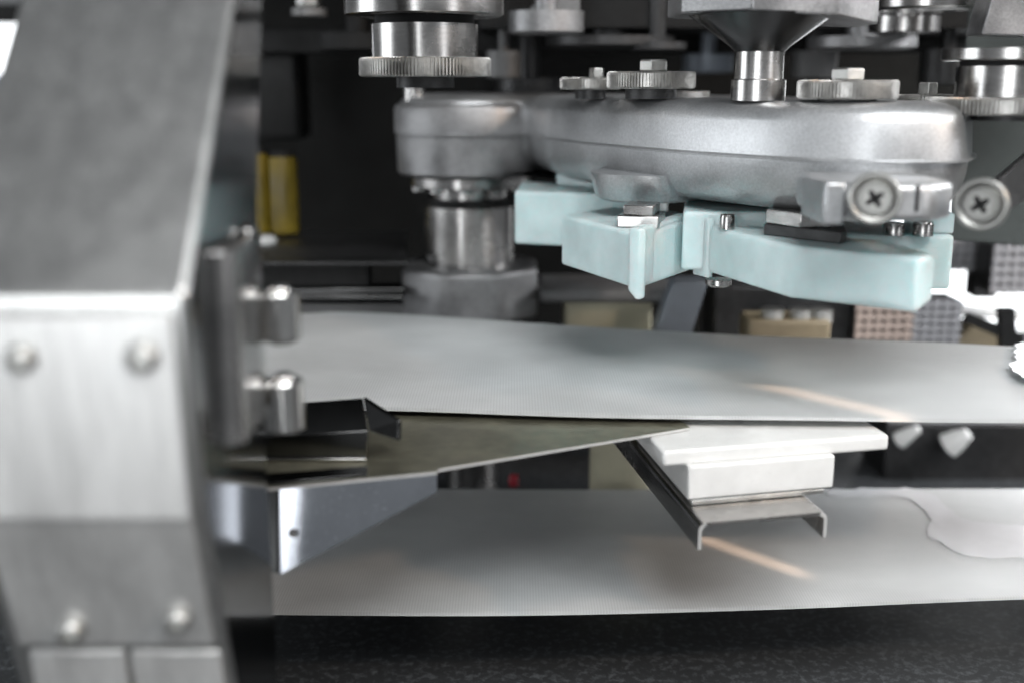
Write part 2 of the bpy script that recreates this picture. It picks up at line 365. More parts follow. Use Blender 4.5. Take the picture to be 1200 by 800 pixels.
b = B(); b.box(xs0 + 0.002, -0.1095, 0.2945, 0.2985, ZBASE + 0.03, zb_ - 0.003); b.v = [(v[0], front_at(v[2]) - 0.0009 + (0.004 if v[1] > 0.296 else 0), v[2]) for v in b.v]; obj("lower_plate", b, "plate", post, bevel=0.0004)
b = B(); b.box(-0.1075, xs1 + 0.001, 0.2945, 0.2985, ZBASE + 0.03, zb_ - 0.003); b.v = [(v[0], front_at(v[2]) - 0.0009 + (0.004 if v[1] > 0.296 else 0), v[2]) for v in b.v]; obj("lower_plate", b, "plate", post, bevel=0.0004)
for (px, py, r) in ((25, 420, 19), (167, 418, 21), (84, 738, 18), (208, 725, 17)):
    p = aty(px, py, 0.274)
    for _ in range(4): p = aty(px, py, front_at(p.z) - 0.0022)
    R = pxm(r, p.y)
    b = B(); b.lathe(p + Vector((0, -0.0001, 0)), [(R * 1.02, -0.0006), (R, 0.0007), (R * 0.95, 0.0018), (R * 0.80, 0.0029), (R * 0.62, 0.0033), (R * 0.50, 0.0033), (R * 0.46, 0.0012)], 28, axis=(0, -1, -0.05))
    obj("bolt", b, "zinc", post, smooth=50)
# ------------------------------------------------------------------ hinge on the post's inner side
h0, h1 = atx(262, 540, XR + .003).z, atx(245, 305, XR + .003).z
hinge = thing("hinge", "polished steel hinge with two knuckles on the inner side of the guard post", "hinge", (XR + 0.004, 0.325, h0))
b = B(); b.lathe((XR + 0.0005, 0.306, h0), [(0.0050, 0), (0.0055, 0.0006), (0.0055, h1 - h0 - 0.0006), (0.0050, h1 - h0)], 32); obj("round_bar", b, "steel", hinge)
b = B(); b.box(XR + 0.0002, XR + 0.0045, 0.3115, 0.333, h0 - 0.001, h1); obj("leaf", b, "steel", hinge, bevel=0.0010)
b = B(); b.box(XR + 0.0002, XR + 0.0030, 0.3335, 0.346, h0 - 0.004, h1 + 0.002); obj("leaf", b, "mirror", hinge, bevel=0.0008)
for y0, y1, dx in ((337, 404, 0), (440, 508, 3)):
    cxy = atx(318 + dx, (y0 + y1) / 2, XR + 0.0085)
    za, zb = aty(318, y1, 0.345).z + 0.001, aty(318, y0, 0.345).z - 0.001
    k = B(); k.lathe((XR + 0.0085, 0.345, za), [(0.0042, 0), (0.0060, 0.0012), (0.0060, zb - za - 0.0008), (0.0054, zb - za)], 36)
    kn = obj("knuckle", k, "mirror", hinge)
    k = B(); k.box(XR + 0.0031, XR + 0.0085, 0.3388, 0.3400, za + 0.0012, zb - 0.0006); obj("knuckle_wrap", k, "mirror", kn, bevel=0.0003)
    k = B(); k.lathe((XR + 0.0085, 0.345, zb), [(0.0036, 0.0001), (0.0034, 0.0010), (0.0022, 0.0019), (0.0008, 0.0022)], 24); obj("pin", k, "steel", kn, smooth=60)

# ------------------------------------------------------------------ polished gusset bracket
zp = ZU - 0.0035
g0 = thing("gusset_bracket", "mirror polished tapering steel bracket in front of the lower belt", "bracket", (-0.06, 0.38, aty(310, 690, .38).z))
NG = 24
gtop = []; gbot = []
for i in range(NG + 1):
    u = i / NG; px = 328 + 184 * u
    a = atz(px, 571.0 - 17.0 * u, zp - 0.0014); bow = 0.0048 * math.sin(u * math.pi); a.y += bow
    q = aty(px, 672 - 96 * u ** 1.02, a.y)
    for _ in range(3): q = aty(px, 672 - 96 * u ** 1.02, a.y - 0.27 * (a.z - q.z))
    gtop.append(a); gbot.append(q)
b = B(); n = NG + 1; vs = gtop + gbot; vs = vs + [v + Vector((0, 0.0012, 0)) for v in vs]; fs = []
for i in range(NG):
    fs += [(i, i + 1, n + 1 + i, n + i), (2 * n + i, 3 * n + i, 3 * n + 1 + i, 2 * n + 1 + i), (i, 2 * n + i, 2 * n + 1 + i, i + 1), (n + i, n + 1 + i, 3 * n + 1 + i, 3 * n + i)]
fs += [(0, n, 3 * n, 2 * n), (n - 1, 3 * n - 1, 4 * n - 1, 2 * n - 1)]
b.add(vs, fs); obj("web", b, "gusset", g0, smooth=30)
b = B(); k0, k1 = gtop[0] + Vector((-.0002, .0003, 0)), gbot[0] + Vector((-.0002, .0003, 0))
b.slab([k0, k1, k1 + Vector((-0.014, 0.03, -0.012)), k0 + Vector((-0.014, 0.03, 0))], (-0.0010, 0.0006, 0)); obj("return_flange", b, "darkpol", g0)
c = gtop[2].lerp(gbot[2], 0.58); b = B(); b.lathe(c + Vector((0, -0.0001, 0)), [(0.0017, -.0004), (0.0016, 0.0007), (0.0010, 0.0007), (0.0009, 0.0002)], 20, axis=(0.27, -1, 0.27)); obj("rivet", b, "steel", g0)

# ------------------------------------------------------------------ olive bed plate under the upper belt
zp = ZU - 0.0035
poly = [Z2(285, 574, zp), Z2(512, 552, zp), Z2(513, 549, zp), Z2(809, 500.5, zp), Z2(795, 490, zp), (0.066, 0.60), (-0.10, 0.62)]
b = B(); b.prism(poly, zp - 0.0011, zp)
pl = obj("bed_plate", b, "olive"); pl.data.materials.append(M["edge"])
for p in pl.data.polygons:
    if abs(p.normal.z) < 0.5: p.material_index = 1
tag(pl, "thin olive tinted steel plate with a slanted edge under the upper belt", "steel plate")

# ------------------------------------------------------------------ dark folded guide on the bed plate
gd = thing("belt_guide", "dark folded sheet steel guide with a bent end tab beside the hinge", "belt guide", (-0.07, 0.405, zp + 0.0002))
yA = 0.402
f0, f1 = aty(296, 558, yA), aty(430, 546, yA); r0, r1 = aty(296, 513, yA - .0005), aty(431, 504, yA - .0005); t0, t1 = aty(305, 475, yA + .02), aty(425, 466, yA + .02)
f0.z = max(f0.z, zp + .0004); f1.z = max(f1.z, zp + .0004)
b = B(); th = Vector((0, 0.0012, 0.0))
b.add([f0, f1, r1, r0, t1, t0] + [q + Vector((0, 0.0012, -0.0004)) for q in (f0, f1, r1, r0, t1, t0)],
      [(0, 1, 2, 3), (3, 2, 4, 5), (6, 9, 8, 7), (9, 11, 10, 8), (5, 4, 10, 11), (0, 6, 7, 1), (1, 7, 8, 2), (2, 8, 10, 4), (0, 3, 9, 6), (3, 5, 11, 9)])
obj("folded_face", b, "darkpol", gd, bevel=0.0004)
b = B(); b.slab([t1 + Vector((0.0002, 0, 0)), aty(467, 493, 0.398), aty(467, 516, 0.398), r1 + Vector((0.0004, 0, 0))], (0.0010, 0.0008, 0.0003)); obj("end_tab", b, "darkpol", gd, bevel=0.0002)
b = B(); b.slab([f0 + Vector((0, -.0016, 0)), f1 + Vector((0, -.0016, 0)), f1, f0], (0, 0, 0.0009)); obj("foot_flange", b, "steel", gd, bevel=0.0003)
b = B(); b.prism([Z2(285, 572, zp), Z2(430, 558.5, zp), Z2(431, 548.5, zp), Z2(285, 560, zp)], zp + .0002, zp + .0011); obj("recess_strip", b, "darkpol", gd, bevel=0.0002)  # dark strip added to stand for the dark recess before the foot

# ------------------------------------------------------------------ white slide block on a folded channel
zc = 0.1390
cL, cR = atz(819, 613, zc), atz(970, 599, zc)
ex = (cR - cL); wid = ex.length; ex.normalize(); ey = Vector((-ex.y, ex.x, 0))
back_px = atz(742, 521, zc); ax = (back_px - cL); ax.z = 0; axl = ax.length; ax.normalize()
def W(u, v, z): p = cL + ex * u + ax * v; return (p.x, p.y, z)
chn = thing("channel_bracket", "folded steel channel with down turned flanges under the white plastic block", "bracket", W(wid / 2, 0.05, zc - 0.012))
LN = 0.16; t = 0.0013; R = 0.003; H = 0.0105
sect = [(0.0, -H)] + [(R - R * math.cos(a), -R + R * math.sin(a)) for a in [math.pi / 2 * k / 5 for k in range(6)]]
sect += [(wid - x, z) for x, z in sect[::-1]]
inn = []
for i, (x, z) in enumerate(sect):
    inn.append((x + t if x < wid / 2 and z < -0.0002 and x < R else (x - t if x > wid - R else x), z if z == -H else z - t * max(0, (z + R) / R)))
b = B(); n = len(sect); vs = []
for v in (0, LN):
    vs += [W(x, v, zc + z) for x, z in sect] + [W(x, v, zc + z) for x, z in inn]
fs = []
for i in range(n - 1):
    fs += [(i, i + 1, 2 * n + i + 1, 2 * n + i), (n + i, 3 * n + i, 3 * n + i + 1, n + i + 1), (i, n + i, n + i + 1, i + 1)]
fs += [(0, 2 * n, 3 * n, n), (n - 1, 2 * n - 1, 4 * n - 1, 3 * n - 1)]
b.add(vs, fs); ch = obj("channel", b, "steel", chn); ch.data.materials.append(M["edge"])
for p in ch.data.polygons:
    if p.normal.dot(ax) < -0.6 and p.area < 2e-5: p.material_index = 1
sb = thing("slide_block", "white plastic T shaped block carrying the upper belt", "plastic block", W(wid / 2, 0.03, zc))
def quad(u0, u1, v0, v1, z0, z1): return B().prism([W(u0, v0, 0)[:2], W(u1, v0, 0)[:2], W(u1, v1, 0)[:2], W(u0, v1, 0)[:2]], z0, z1)
k = wid / 150
zs0, zs1 = zc + 0.0003, zc + 0.0022
obj("spacer_plate", quad(8 * k, 168 * k, 0.0174, 0.10, zs0, zs1), "zinc", sb, bevel=0.0003)
zbk = ZU - 0.0112
obj("block", quad(4 * k, 180 * k, 0.0180, 0.10, zs1 + 0.0001, zbk + 0.0005), "white", sb, bevel=0.0006)
sl = [Z2(778, 534, ZU - 0.004), Z2(1041, 512, ZU - 0.004)]
zt_ = ZU - 0.0048
A_, B_ = Z2(777, 547, zbk), Z2(1041, 527, zbk)
axn = (ax.x, ax.y)
obj("slab", B().prism([A_, B_, (B_[0] + axn[0] * 0.09, B_[1] + axn[1] * 0.09), (A_[0] + axn[0] * 0.09, A_[1] + axn[1] * 0.09)], zbk, zt_), "white", sb, bevel=0.0012)

# ------------------------------------------------------------------ left spindle (shaft, collar) behind the belt
SY = 0.715; sx = aty(551, 250, SY).x
def sz(py): return aty(551, py, SY).z
def sr(n): return pxm(n, SY)
sp = thing("spindle", "vertical steel spindle with an eight sided collar behind the upper belt", "spindle", (sx, SY, ZBASE + 0.0005))
b = B(); b.lathe((sx, SY, 0), [(sr(53), sz(322)), (sr(53), sz(240)), (sr(51), sz(238.5))], 64); obj("shaft", b, "steel", sp)
b = B(); b.lathe((sx, SY, 0), [(sr(80), sz(366)), (sr(85), sz(362)), (sr(85), sz(312)), (sr(80), sz(307)), (sr(56), sz(307))], 8, rot=math.radians(22.5)); obj("collar", b, "castd", sp, bevel=0.0012)
b = B(); b.lathe((sx, SY, 0), [(sr(34), ZBASE + 0.0005), (sr(34), sz(366))], 40); obj("lower_shaft", b, "steel", sp)
b = B(); b.lathe((sx, SY, 0), [(sr(62), sz(380)), (sr(62), sz(367))], 40); obj("bearing", b, "dark", sp)
b = B(); b.lathe((sx, SY, 0), [(sr(50), sz(240)), (sr(50), sz(231))], 48); obj("seal", b, "black", sp)
b = B(); b.lathe((sx, SY, 0), [(sr(45), sz(231)), (sr(45), sz(217))], 48); obj("neck", b, "steel", sp)
b = B(); b.lathe((sx, SY, 0), [(sr(68), sz(217)), (sr(70), sz(216)), (sr(70), sz(206)), (sr(68), sz(205))], 64); obj("flange", b, "steel", sp)
for a in (200, 235, 268, 300, 335):
    q = math.radians(a); b = B(); hexhead(b, (sx + sr(61) * math.cos(q), SY + sr(61) * math.sin(q), sz(222)), sr(8), sz(217) - sz(222) - .0001); obj("bolt", b, "steel", sp)

# ------------------------------------------------------------------ gear housing
ZS = 0.2678
hs = thing("gear_housing", "rounded cast aluminium gear housing above the pale blue green blocks", "gear housing", (0.10, 0.52, 0.243))
front = [atz(px, py, ZS) for px, py in ((634, 163.5), (656, 165.7), (690, 168.5), (735, 172.2), (800, 178), (900, 186), (1000, 193), (1080, 197.5), (1124, 199.5))]
front = [Vector((p.x * k_, p.y * k_, 0)) for p, k_ in zip(front, (1.0, .983, .968, .963, .967, .982, 1.008, 1.045, 1.075))]
pr = atz(1141, 199.5, ZS) * 1.10
pts = [(p.x, p.y, 0) for p in front] + [(pr.x, pr.y + 0.004, 0), (pr.x + 0.010, pr.y + 0.025, 0), (pr.x + 0.012, 0.50, 0), (0.175, 0.56, 0), (0.14, 0.63, 0), (0.10, 0.69, 0), (0.05, 0.73, 0), (0.004, 0.753, 0), (-0.030, 0.7605, 0), (-0.058, 0.748, 0), (-0.0715, 0.716, 0), (-0.061, 0.685, 0), (-0.036, 0.6705, 0), (-0.012, 0.672, 0), (0.006, 0.682, 0), (0.012, 0.655, 0)]
outline = spline(pts, 10, True)
def offset(o, d):
    n = len(o); out = []
    for i in range(n):
        tg = (o[(i + 1) % n] - o[i - 1]).normalized(); nr = Vector((-tg.y, tg.x, 0)); out.append(o[i] + nr * d)
    return out
def shell(levels):
    b = B(); n = len(outline); vs = []
    for d, z in levels: vs += [(p.x, p.y, z) for p in offset(outline, d)]
    fs = [(k * n + i, k * n + (i + 1) % n, (k + 1) * n + (i + 1) % n, (k + 1) * n + i) for k in range(len(levels) - 1) for i in range(n)]
    fs += [tuple(range(n))[::-1], tuple(range((len(levels) - 1) * n, len(levels) * n))]
    return b.add(vs, fs)
ZT = aty(850, 118, 0.49).z
obj("cover", shell([(0.004, ZS + 0.0002), (-0.0006, ZS + 0.0003), (-0.0007, ZS + 0.0009), (0.0002, ZS + 0.0014), (0.0012, ZS + 0.0017), (0.0022, ZT - 0.008), (0.0034, ZT - 0.0045), (0.006, ZT - 0.002), (0.010, ZT - 0.0007), (0.016, ZT)]), "cast", hs, smooth=40)
obj("lower_casting", shell([(0.034, ZS - 0.0222), (0.020, ZS - 0.0217), (0.0125, ZS - 0.0202), (0.0075, ZS - 0.0172), (0.0045, ZS - 0.0125), (0.0030, ZS - 0.007), (0.0022, ZS - 0.0008), (0.0022, ZS)]), "cast", hs, smooth=60)
# round swivel end over the spindle and its neck
zt1, zt0 = sz(121), sz(205)
b = B(); b.lathe((sx, SY, 0), [(sr(70), zt0 + 0.0001), (sr(80), zt0 + 0.001), (sr(83), sz(200)), (sr(84), sz(159)), (sr(83), sz(158)), (sr(83), sz(156.5)), (sr(86), sz(155.5)), (sr(86), sz(128)), (sr(84), sz(123.5)), (sr(78), sz(120)), (sr(40), sz(119.5))], 72); obj("swivel_end", b, "castd", hs)
# round boss under the casting and the clamp block at the right
bc = aty(760, 220, 0.545)
b = B(); b.lathe((bc.x, bc.y, 0), [(pxm(56, bc.y), aty(760, 238, bc.y - .02).z), (pxm(62, bc.y), aty(760, 234, bc.y - .02).z), (pxm(69, bc.y), aty(760, 205, bc.y - .02).z)], 56); obj("boss", b, "cast", hs, smooth=50)
cb0, cb1 = aty(972, 214, 0.402), aty(1122, 262, 0.402)
b = B(); b.prism([(cb0.x, 0.410), (cb0.x + 0.008, 0.397), (cb1.x - 0.012, 0.397), (cb1.x, 0.408), (cb1.x, 0.45), (cb0.x, 0.45)], cb1.z + 0.001, cb0.z); cbk = obj("clamp_block", b, "cast", hs, bevel=0.0025, seg=3)
p = aty(1075, 232, 0.3969); b = B(); b.box(p.x - 0.0006, p.x + 0.0006, 0.3966, 0.3976, p.z - 0.0048, p.z + 0.0042); obj("index_mark", b, "black", cbk)
p = aty(965, 232, 0.405)
b = B(); b.box(p.x - 0.0015, p.x + 0.006, 0.3985, 0.43, p.z - 0.009, p.z + 0.006); obj("rib", b, "cast", cbk, bevel=0.001)

# ------------------------------------------------------------------ knurled discs on top
def disc(cx, y0, y1, hw, Y, label, bolt=None, mats="gear", foot=None, pitch=0.0015):
    c = aty(cx, (y0 + y1) / 2, Y); r = pxm(hw, Y, 100); z1, z0 = aty(cx, y0, Y).z, aty(cx, y1, Y).z
    t = thing("knurled_disc", label, "knurled disc", (c.x, c.y, z0), "knurled adjusting discs on the gear housing")
    b = B(); b.knurl((c.x, c.y), r, z0, z1, max(40, int(2 * math.pi * r / pitch)), 0.0011); obj("rim", b, mats, t, smooth=25)
    if bolt:
        bx, by0, hwb = bolt; bb = aty(bx, by0, Y); b = B(); hexhead(b, (bb.x, c.y, z1 + 0.0001), pxm(hwb, Y, 100), bb.z - z1, rot=0.25); obj("bolt_head", b, "zinc", t, bevel=0.0003)
    if foot:
        fw, fy = foot; zf = aty(cx, fy, Y).z; b = B(); b.lathe((c.x, c.y, 0), [(pxm(fw, Y, 100), min(zf, z0 - 0.001)), (pxm(fw, Y, 100), z0 - 0.0001)], 32); obj("stud", b, "dark", t)
    return t
disc(692, 91, 105, 36, 0.575, "smallest knurled steel disc on the housing, partly behind a wider one", (699, 80, 9), foot=(18, 116))
disc(763, 84, 104, 52, 0.54, "knurled steel disc with hex bolt left of the cone spindle", (766, 70, 17), foot=(30, 116))
disc(993, 94, 116, 58, 0.475, "knurled steel disc with hex bolt right of the cone spindle", (994, 80, 21), foot=(34, 127))
disc(1088, 111, 128, 42, 0.50, "knurled steel disc with small bolt between two larger discs at the right", (1088, 97, 12), foot=(24, 138))
b = B(); q = aty(790, 112, 0.585); b.lathe((q.x, q.y, 0), [(pxm(38, .585), aty(790, 116, .585).z), (pxm(40, .585), aty(790, 115, .585).z), (pxm(40, .585), aty(790, 107, .585).z)], 48)
tag(obj("washer_disc", b, "gear"), "plain flat steel washer disc behind the knurled disc left of the cone spindle", "washer")
def roller(cx, Y, knur, hub, upper, foot, label, group):
    y0, y1, hw = knur
    c = aty(cx, 60, Y); t = thing("knurled_roller", label, "knurled roller", (c.x, Y, aty(cx, foot[0], Y).z), group)
    z = lambda py: aty(cx, py, Y).z; r = lambda n: pxm(n, Y, 80)
    b = B(); b.knurl((c.x, Y), r(hw), z(y1), z(y0), int(2 * math.pi * r(hw) / 0.0017), 0.0013); obj("knurled_rim", b, "gear", t, smooth=25)
    b = B(); b.lathe((c.x, Y, 0), [(r(hub[2]), z(hub[1]) + .0001), (r(hub[2]), z(hub[0]))], 64); obj("hub", b, "steel", t)
    b = B(); b.lathe((c.x, Y, 0), [(r(hub[2] - 4), z(hub[0]) + .0001), (r(hub[2] - 4), z(upper[1]))], 64); obj("groove", b, "black", t)
    b = B(); b.lathe((c.x, Y, 0), [(r(upper[2] - 3), z(upper[1]) + .0001), (r(upper[2]), z(upper[1] - 2)), (r(upper[2]), z(upper[0]))], 72); obj("upper_disc", b, "steel", t)
    b = B(); b.lathe((c.x, Y, 0), [(r(foot[1]), z(foot[0])), (r(foot[1]), z(y1) - .0001)], 40); obj("foot", b, "dark", t)
    return t
roller(498, 0.56, (68, 90, 77), (29, 68, 62), (-12, 20, 92), (103, 34), "large knurled steel roller hanging at the upper left in front of the dark cavity", "knurled rollers")
roller(1186, 0.47, (114, 134, 88), (78, 114, 60), (58, 72, 78), (141, 40), "large knurled steel roller at the upper right edge", "knurled rollers")
b = B(); q = aty(486, 108, .70); b.lathe((q.x, q.y, 0), [(pxm(14, .63), sz(118)), (pxm(14, .63), aty(486, 104, .63).z)], 24)
obj("stud", b, "steel", hs)

# ------------------------------------------------------------------ cone spindle with eight sided head
KY = 0.492; kx = aty(889, 90, KY).x
kz = lambda py: aty(889, py, KY).z; kr = lambda n: pxm(n, KY, 80)
cs = thing("cone_spindle", "steel cone spindle with an eight sided head standing on the housing", "spindle", (kx, KY, kz(119)))
b = B(); b.lathe((kx, KY, 0), [(kr(30), kz(119)), (kr(32), kz(118)), (kr(32), kz(94)), (kr(30), kz(93))], 48); obj("foot_collar", b, "steel", cs)
b = B(); b.lathe((kx, KY, 0), [(kr(28.5), kz(93) + .0001), (kr(28.5), kz(61))], 48); obj("neck", b, "steel", cs)
b = B(); b.lathe((kx, KY, 0), [(kr(29), kz(61) + .0001), (kr(36), kz(54)), (kr(84), kz(18))], 64); obj("cone", b, "darkpol", cs)
hx = kx + 0.006; b = B(); b.lathe((hx, KY + .012, 0), [(kr(118), kz(18) + .0001), (kr(124), kz(17)), (kr(124), kz(-70))], 8, rot=math.radians(24)); b.v = [(x, y, z - max(0, x - hx) * .10) for x, y, z in b.v]; obj("head", b, "castd", cs, bevel=0.0008)

# ------------------------------------------------------------------ pale blue green shutter blocks under the housing
ZB1 = aty(745, 275, .47).z; ZB0 = ZB1 - 0.0238
GRP = "pale blue green shutter blocks"
def shutter(poly, z0, z1, label, bevel=0.0016):
    t = thing("shutter_block", label, "shutter block", (sum(p[0] for p in poly) / len(poly), sum(p[1] for p in poly) / len(poly), min(z0) if isinstance(z0, list) else z0), GRP)
    obj("body", B().prism(poly, z0, z1), "cyan", t, bevel=bevel, seg=3); return t
a0, a1 = aty(603, 224, .60), aty(603, 286, .60)
shutter([(a0.x, .60), (0.066, .578), (0.085, .62), (0.06, .66), (a0.x + 0.004, .655)], a1.z, a0.z, "pale blue green plastic block farthest left, behind the one with the ridged corner")
nb = Z2(748, 274, ZB1); lb = Z2(658, 252, ZB1); rb = Z2(812, 253, ZB1)
tB = shutter([nb, (rb[0] - .001, rb[1] - .012), (rb[0] - .004, rb[1] + .018), (0.050, .575), lb], ZB0, ZB1, "pale blue green plastic block with a raised ridge on its near corner")
# ridge: thin lip standing proud along the near corner
u = Vector((rb[0] - nb[0], rb[1] - nb[1], 0)).normalized(); w = Vector((u.y, -u.x, 0))
nbv = Vector((nb[0], nb[1], 0)); lip = []
for (d, e) in ((-0.0026, 0.0004), (-0.0024, 0.0020), (-0.0008, 0.0034), (0.0012, 0.0032), (0.0024, 0.0016), (0.0026, -0.0010), (0.0, -0.004), (-0.002, -0.003)):
    q = nbv + u * d + w * e; lip.append((q.x, q.y))
obj("corner_ridge", B().prism(lip, [ZB0 - 0.0040, ZB0 - 0.0036, ZB0 - 0.0034, ZB0 - 0.0028, ZB0 - 0.0016, ZB0, ZB0, ZB0], ZB1 + 0.0024), "cyan", tB, bevel=0.0006)
s0 = nbv + u * 0.0022 + w * 0.0012; e0 = nbv + u * 0.064 + w * 0.0012
obj("raised_side", B().prism([(s0.x, s0.y), (e0.x, e0.y), (e0.x - w.x * .006, e0.y - w.y * .006), (s0.x - w.x * .006, s0.y - w.y * .006)], ZB0 + 0.001, ZB1 + 0.0020), "cyan", tB, bevel=0.0012)
cl = Z2(816, 262, ZB1); cm = Z2(929, 288, ZB1); cr = Z2(1078, 303, ZB1); ce = Z2(1097, 298, ZB1)
cq = (cm[0] + (cr[0] - cm[0]) * .75, cm[1] + (cr[1] - cm[1]) * .75)
tC = shutter([cl, cm, cq, cr, ce, (ce[0] - 0.006, 0.452), (0.120, 0.472), (cl[0] + 0.014, cl[1] + 0.012)], [aty(818, 314, cl[1]).z, aty(926, 350, cm[1]).z, aty(1040, 356, cq[1]).z, aty(1070, 369, cr[1]).z, aty(1091, 352, ce[1]).z, ZB0 + .002, ZB0 + .002, ZB0 + .001], ZB1, "long pale blue green plastic block in front, wide face toward the viewer")
obj("end_lip", B().prism([(cl[0] - .0012, cl[1] - .0012), (cl[0] + .0035, cl[1] - .0115), (cl[0] + .0065, cl[1] - .0105), (cl[0] + .003, cl[1] + .001)], ZB0 + 0.001, ZB1 + 0.0035), "cyan", tC, bevel=0.0008)
d1 = Z2(1119, 276, ZB1)
tD = shutter([(0.125, 0.482), (d1[0] - .028, .469), (d1[0], d1[1]), (d1[0] + 0.004, .50), (0.15, .535)], ZB0 + 0.001, ZB1, "pale blue green plastic block at the right end behind the long front block")
obj("raised_end", B().prism([(d1[0] - .016, d1[1] + .006), (d1[0] + .001, d1[1] + .004), (d1[0] + .003, d1[1] + .02), (d1[0] - .014, d1[1] + .022)], ZB1 + .0001, ZB1 + 0.0085), "cyan", tD, bevel=0.0008)
shutter([Z2(800, 262, ZB1 + .001), (0.128, .497), (0.14, .545), (0.09, .59)], ZB0 + .004, ZB1 + 0.0062, "deep teal shaded plastic block at the back between the front blocks")
shutter([(0.024, .628), (0.055, .60), (0.075, .635), (0.04, .67)], a0.z + 0.0002, a0.z + 0.0075, "small teal plastic piece tucked under the housing at the far left")
# steel clamps and bolts that hold the blocks
p = aty(751, 250, 0.497); t = thing("clamp_nut", "stepped steel nut on the ridged pale blue green block", "nut", (p.x, p.y, ZB1))
w2 = pxm(29, .49); b = B(); b.prism([(p.x - w2, p.y - .004), (p.x + w2 * .62, p.y - .009), (p.x + w2 * 1.15, p.y + .012), (p.x - w2 * .5, p.y + .018)], ZB1 + .0001, ZB1 + .0052); obj("lower_step", b, "steel", t, bevel=0.0004)
b = B(); b.prism([(p.x - w2 * .75, p.y - .003), (p.x + w2 * .40, p.y - .008), (p.x + w2 * .9, p.y + .01), (p.x - w2 * .3, p.y + .015)], ZB1 + .0053, ZB1 + .0096); obj("upper_step", b, "steel", t, bevel=0.0004)
p = aty(950, 262, 0.450); t = thing("clamp_plate", "dark stepped steel clamp on the long front block", "clamp", (p.x, p.y, ZB1))
x0, x1 = aty(906, 262, .452).x, aty(994, 262, .446).x
b = B(); b.prism([(x0, .468), (p.x + .010, .442), (x1, .447), (x1 + .004, .465), (x0 + .01, .49)], ZB1 + .0001, ZB1 + .0046); obj("lower_step", b, "dark", t, bevel=0.0004)
b = B(); b.prism([(x0 + .001, .470), (p.x - .003, .455), (x1 - .004, .455), (x1, .468), (x0 + .011, .49)], ZB1 + .0047, ZB1 + .0105); obj("upper_step", b, "steel", t, bevel=0.0004)
for px, py, Y, r, h, lab in ((852, 264, .487, 9, .0062, "small socket screw on the pale blue green block beside the dark clamp"), (1047, 274, .468, 12, .0050, "dark cap screw left of its twin under the clamp block"), (1081, 277, .466, 12, .0058, "dark cap screw nearest the right end block"), (684, 222, .615, 9, .005, "tiny bolt above the farthest left block")):
    c = aty(px, py, Y); z0 = ZB1 + .0001 if px > 700 else a0.z + .0076
    if px == 852: z0 = ZB1 + .0001
    R = pxm(r, Y); b = B(); b.lathe((c.x, c.y, z0), [(R, 0), (R, h * .8), (R * .88, h), (R * .5, h), (R * .48, h * .5)], 24); tag(obj("cap_screw", b, "steel", None), lab, "screw", "cap screws on the shutter blocks")
# things just below the blocks
c = aty(842, 325, .50); b = B(); b.lathe((c.x, c.y, 0), [(.0045, c.z - .004), (.0058, c.z - .003), (.0058, ZB0 - .0002)], 28); tag(obj("guide_pin", b, "steel"), "bright steel pin hanging below the ridged block", "pin")

